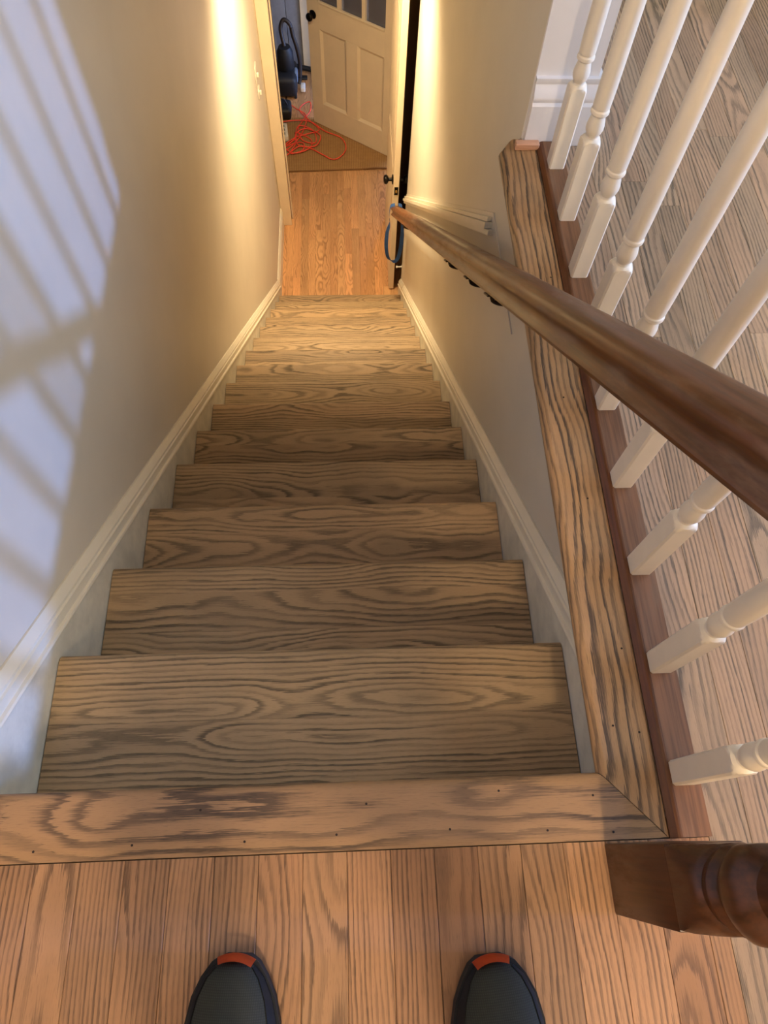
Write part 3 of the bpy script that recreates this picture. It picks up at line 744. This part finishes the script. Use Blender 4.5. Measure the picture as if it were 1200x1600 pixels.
# blue ribbon looped over the lower end of the rail
rb_pts = smooth_path([(-0.010, 0, 0.090), (-0.036, 0, 0.075), (-0.043, 0, 0.0), (-0.036, 0, -0.05), (-0.050, 0.01, -0.14), (-0.052, 0.01, -0.25), (-0.036, 0.01, -0.345), (0.0, 0.015, -0.385), (0.030, 0.02, -0.36), (0.045, 0.02, -0.26), (0.048, 0.015, -0.14), (0.040, 0.01, -0.04), (0.041, 0, 0.0), (0.036, 0, 0.075), (0.012, 0, 0.090)], 7)
bm = bmesh.new(); rows = []
for q, p in enumerate(rb_pts):
    f = q/len(rb_pts); tw = 1.25*min(1, max(0, (f-0.2)*9))*min(1, max(0, (0.8-f)*9))*(1-0.85*math.exp(-((f-0.5)/0.035)**2))
    wv = Vector((math.sin(tw)*0.9, -math.cos(tw), 0.0)) * 0.014
    pn_ = Vector(p); rows.append([bm.verts.new(pn_-wv), bm.verts.new(pn_+wv)])
for a, b in zip(rows, rows[1:]): bm.faces.new((a[0], a[1], b[1], b[0]))
bmesh.ops.solidify(bm, geom=list(bm.faces), thickness=0.0012)
o = tag(link('ribbon', bm_mesh(bm, 'ribbon', 50), 'blue'), 'blue ribbon loop hanging from the lower end of the handrail', 'ribbon'); o.location = (XR, y_b-0.03, zr(y_b-0.03))

# ------------------------------------------------------------------ shoes
def shoe(name, loc, rot, mirror, label):
    s = tag(empty(name, loc), label); s.rotation_euler = (0, 0, rot)
    mi = -1 if mirror else 1
    # stations from heel (v=0) to toe (v=0.30): half width left/right, top height
    st_ = [(0.000, .020, .020, .070), (0.010, .030, .030, .085), (0.03, .036, .036, .092), (0.07, .038, .038, .085), (0.12, .039, .041, .088), (0.16, .043, .046, .083), (0.20, .050, .052, .072), (0.235, .0515, .051, .062), (0.262, .047, .043, .054), (0.282, .038, .032, .046), (0.293, .027, .021, .038), (0.300, .012, .010, .028)]
    def shell(zb, grow, topf, n=20, z_only=None):
        bm = bmesh.new(); rings = []
        for v, l, r, h in st_:
            pts = []
            for i in range(n+1):
                a = PI*i/n
                cx = math.cos(a); sz = math.sin(a)
                wdt = (r if cx > 0 else l)+grow
                x = math.copysign(abs(cx)**0.75, cx)*wdt*mi
                z = zb + (topf(h)-zb)*sz**0.85
                pts.append(bm.verts.new((x, v-0.30, z)))
            rings.append(pts)
        for A, B in zip(rings, rings[1:]):
            for i in range(n): bm.faces.new((A[i], A[i+1], B[i+1], B[i]))
            bm.faces.new((A[n], A[0], B[0], B[n]))
        bm.faces.new(rings[0]); bm.faces.new(rings[-1][::-1])
        return bm
    me = bm_mesh(shell(0.020, 0.0, lambda h: h), 'upper', 60); link('upper', me, 'mesh', s)
    # sole
    bm = bmesh.new(); lo, hi = [], []
    out = [(l, v) for v, l, r, h in st_]; outr = [(r, v) for v, l, r, h in st_]
    poly = [(-(a+0.004)*mi, v-0.30+(0.004 if v > 0.29 else 0)) for a, v in out] + [((a+0.004)*mi, v-0.30+(0.004 if v > 0.29 else 0)) for a, v in outr[::-1]]
    add_prism(bm, poly, 'z', 0.0012, 0.0225)
    link('sole', bm_mesh(bm, 'sole', 40), 'rubber', s)
    # orange toe guard: strip wrapped over the front of the toe
    bm = bmesh.new(); rows = []
    for q in range(9):
        t = q/8; a = math.radians(58 + 58*t)      # around the toe, seen from above
        rows.append([])
        for (k2, z) in ((1.06, 0.0228), (1.07, 0.0285), (1.00, 0.036), (0.90, 0.0415)):
            x = math.cos(a)*0.044*k2; y = -0.262 + 0.0 + math.sin(a)*0.042*k2
            rows[-1].append(bm.verts.new((x*mi-0.003*mi, y+0.262-0.30+0.262, z)))
    for A, B in zip(rows, rows[1:]):
        for i in range(3): bm.faces.new((A[i], A[i+1], B[i+1], B[i]))
    bmesh.ops.solidify(bm, geom=list(bm.faces), thickness=0.003)
    link('toe_guard', bm_mesh(bm, 'tg', 50), 'orange', s)
    # side overlays
    for sg in (-1, 1):
        bm = bmesh.new(); rows = []
        for v, l, r, h in st_[5:11]:
            wdt = (r if sg*mi > 0 else l)
            row = []
            for a in (8, 22, 36):
                cx = math.cos(math.radians(a)); sz = math.sin(math.radians(a))
                row.append(bm.verts.new((sg*(cx**0.75*wdt+0.0012), v-0.30, 0.020+(h-0.020)*sz**0.85+0.0008)))
            rows.append(row)
        for A, B in zip(rows, rows[1:]):
            for i in range(2): bm.faces.new((A[i], A[i+1], B[i+1], B[i]))
        bmesh.ops.solidify(bm, geom=list(bm.faces), thickness=0.001)
        link('overlay', bm_mesh(bm, 'ov', 50), 'overlay', s)
    # tongue and laces
    bm = bmesh.new(); add_box(bm, (-0.020, -0.215, 0.078), (0.020, -0.10, 0.092), 0.006, 2); o = link('tongue', bm_mesh(bm, 'tg', 50), 'overlay', s); o.rotation_euler = (math.radians(-9), 0, 0); o.location = (0, 0, -0.020)
    for q in range(5):
        y = -0.11 - q*0.021; z = 0.0945 - q*0.0042
        bm = bmesh.new(); add_sweep(bm, circ(0.0028, 6), smooth_path([(-0.026, y, z-0.008), (-0.01, y-0.003, z-0.0005), (0.01, y-0.003, z-0.0005), (0.026, y, z-0.008)], 4)); link('lace', bm_mesh(bm, 'l', 60), 'lace', s)
    return s
# ------------------------------------------------------------------ the photographer the shoes belong to
pe = tag(empty('person', (0.512, -0.42, 0.0)), 'person standing at the top of the stairs, only the dark running shoe toes in view', 'person')
sh1 = shoe('shoe', (0.362, -0.197, 0.0), math.radians(-3), False, 'dark grey running shoe with an orange toe tip, the left of the two')
sh2 = shoe('shoe', (0.664, -0.210, 0.0), math.radians(4), True, 'dark grey running shoe with an orange toe tip, the right of the two')
for q in (sh1, sh2):
    q.location = Vector(q.location) - Vector(pe.location); q.parent = pe
V, E_, RD = [], [], []
def joint(p, r, prev=None):
    V.append(p); RD.append(r)
    if prev is not None: E_.append((prev, len(V)-1))
    return len(V)-1
pel = joint((0.512, -0.47, 0.93), (0.16, 0.115)); bel = joint((0.512, -0.475, 1.08), (0.15, 0.11), pel); che = joint((0.512, -0.47, 1.27), (0.165, 0.115), bel)
nb = joint((0.512, -0.455, 1.43), 0.075, che); nk = joint((0.512, -0.43, 1.50), 0.054, nb); hd = joint((0.512, -0.39, 1.57), 0.072, nk); hd2 = joint((0.512, -0.375, 1.65), 0.088, hd); joint((0.512, -0.395, 1.72), 0.062, hd2)
for sg in (-1, 1):
    ax = 0.36 if sg < 0 else 0.666
    hp = joint((0.512+sg*0.09, -0.465, 0.86), 0.09, pel); kn = joint((ax-sg*0.012, -0.43, 0.49), 0.060, hp)
    cf = joint((ax, -0.435, 0.30), 0.056, kn); joint((ax, -0.425, 0.10), 0.044, cf)
    shd = joint((0.512+sg*0.175, -0.465, 1.38), 0.062, che); el = joint((0.512+sg*0.225, -0.43, 1.10), 0.046, shd)
    wr = joint((0.512+sg*0.105, -0.245, 1.035), 0.028, el); pm = joint((0.512+sg*0.085, -0.20, 1.03), 0.030, wr)
    for f in range(4):
        a = joint((0.512+sg*(0.080-0.004*f), -0.165+0.0*f, 1.055-0.019*f), 0.0088, pm)
        b = joint((0.512+sg*(0.062-0.003*f), -0.150, 1.055-0.019*f), 0.0082, a)
        joint((0.512+sg*(0.044-0.002*f), -0.152, 1.055-0.019*f), 0.0075, b)
    a = joint((0.512+sg*0.066, -0.205, 1.048), 0.010, pm); joint((0.512+sg*0.040, -0.195, 1.055), 0.0085, a)
me = bpy.data.meshes.new('body'); me.from_pydata([Vector(v)-Vector(pe.location) for v in V], E_, [])
tmp = bpy.data.objects.new('body_skin', me); COL.objects.link(tmp)
sk = tmp.modifiers.new('skin', 'SKIN'); sk.use_smooth_shade = True
for q, r in enumerate(RD):
    me.skin_vertices[0].data[q].radius = r if isinstance(r, tuple) else (r, r)
me.skin_vertices[0].data[0].use_root = True
tmp.modifiers.new('sub', 'SUBSURF').levels = 2
bpy.context.view_layer.update()
me2 = bpy.data.meshes.new_from_object(tmp.evaluated_get(bpy.context.evaluated_depsgraph_get()))
bpy.data.objects.remove(tmp)
me2.materials.clear()
for q in ('denim', 'jacket', 'skin'): me2.materials.append(MT[q])
for p in me2.polygons:
    c = p.center
    hand = c.z > 0.96 and c.y > 0.16
    p.material_index = 2 if (hand or c.z > 1.47) else (1 if c.z > 0.95 or abs(c.x) > 0.19 and c.z > 0.9 else 0)
link('body', me2, None, pe)
bm = bmesh.new(); add_lathe(bm, [(0.088, -0.03), (0.099, 0.01), (0.096, 0.05), (0.075, 0.09), (0.03, 0.112), (0.005, 0.115)], 24)
o = link('hair', bm_mesh(bm, 'hair', 60), 'plastic', pe); o.location = (0, 0.02, 1.665); o.rotation_euler = (math.radians(18), 0, 0)
for sg in (-1, 1):
    bm = bmesh.new(); bmesh.ops.create_uvsphere(bm, u_segments=12, v_segments=8, radius=0.011)
    o = link('eye', bm_mesh(bm, 'eye', 60), 'whiteplastic', pe); o.location = (sg*0.032, 0.128, 1.615)
    bm = bmesh.new(); bmesh.ops.create_uvsphere(bm, u_segments=12, v_segments=8, radius=0.03, matrix=Matrix.Diagonal((0.35, 0.6, 1, 1)))
    o = link('ear', bm_mesh(bm, 'ear', 60), 'skin', pe); o.location = (sg*0.090, 0.035, 1.62)
bm = bmesh.new(); bmesh.ops.create_cone(bm, segments=10, radius1=0.018, radius2=0.007, depth=0.05, cap_ends=True)
o = link('nose', bm_mesh(bm, 'nose', 60), 'skin', pe); o.location = (0, 0.138, 1.59); o.rotation_euler = (math.radians(-20), 0, 0)
box('mouth', (-0.024, 0.114, 1.545), (0.024, 0.122, 1.552), 'orange', pe, 0.002, 2)
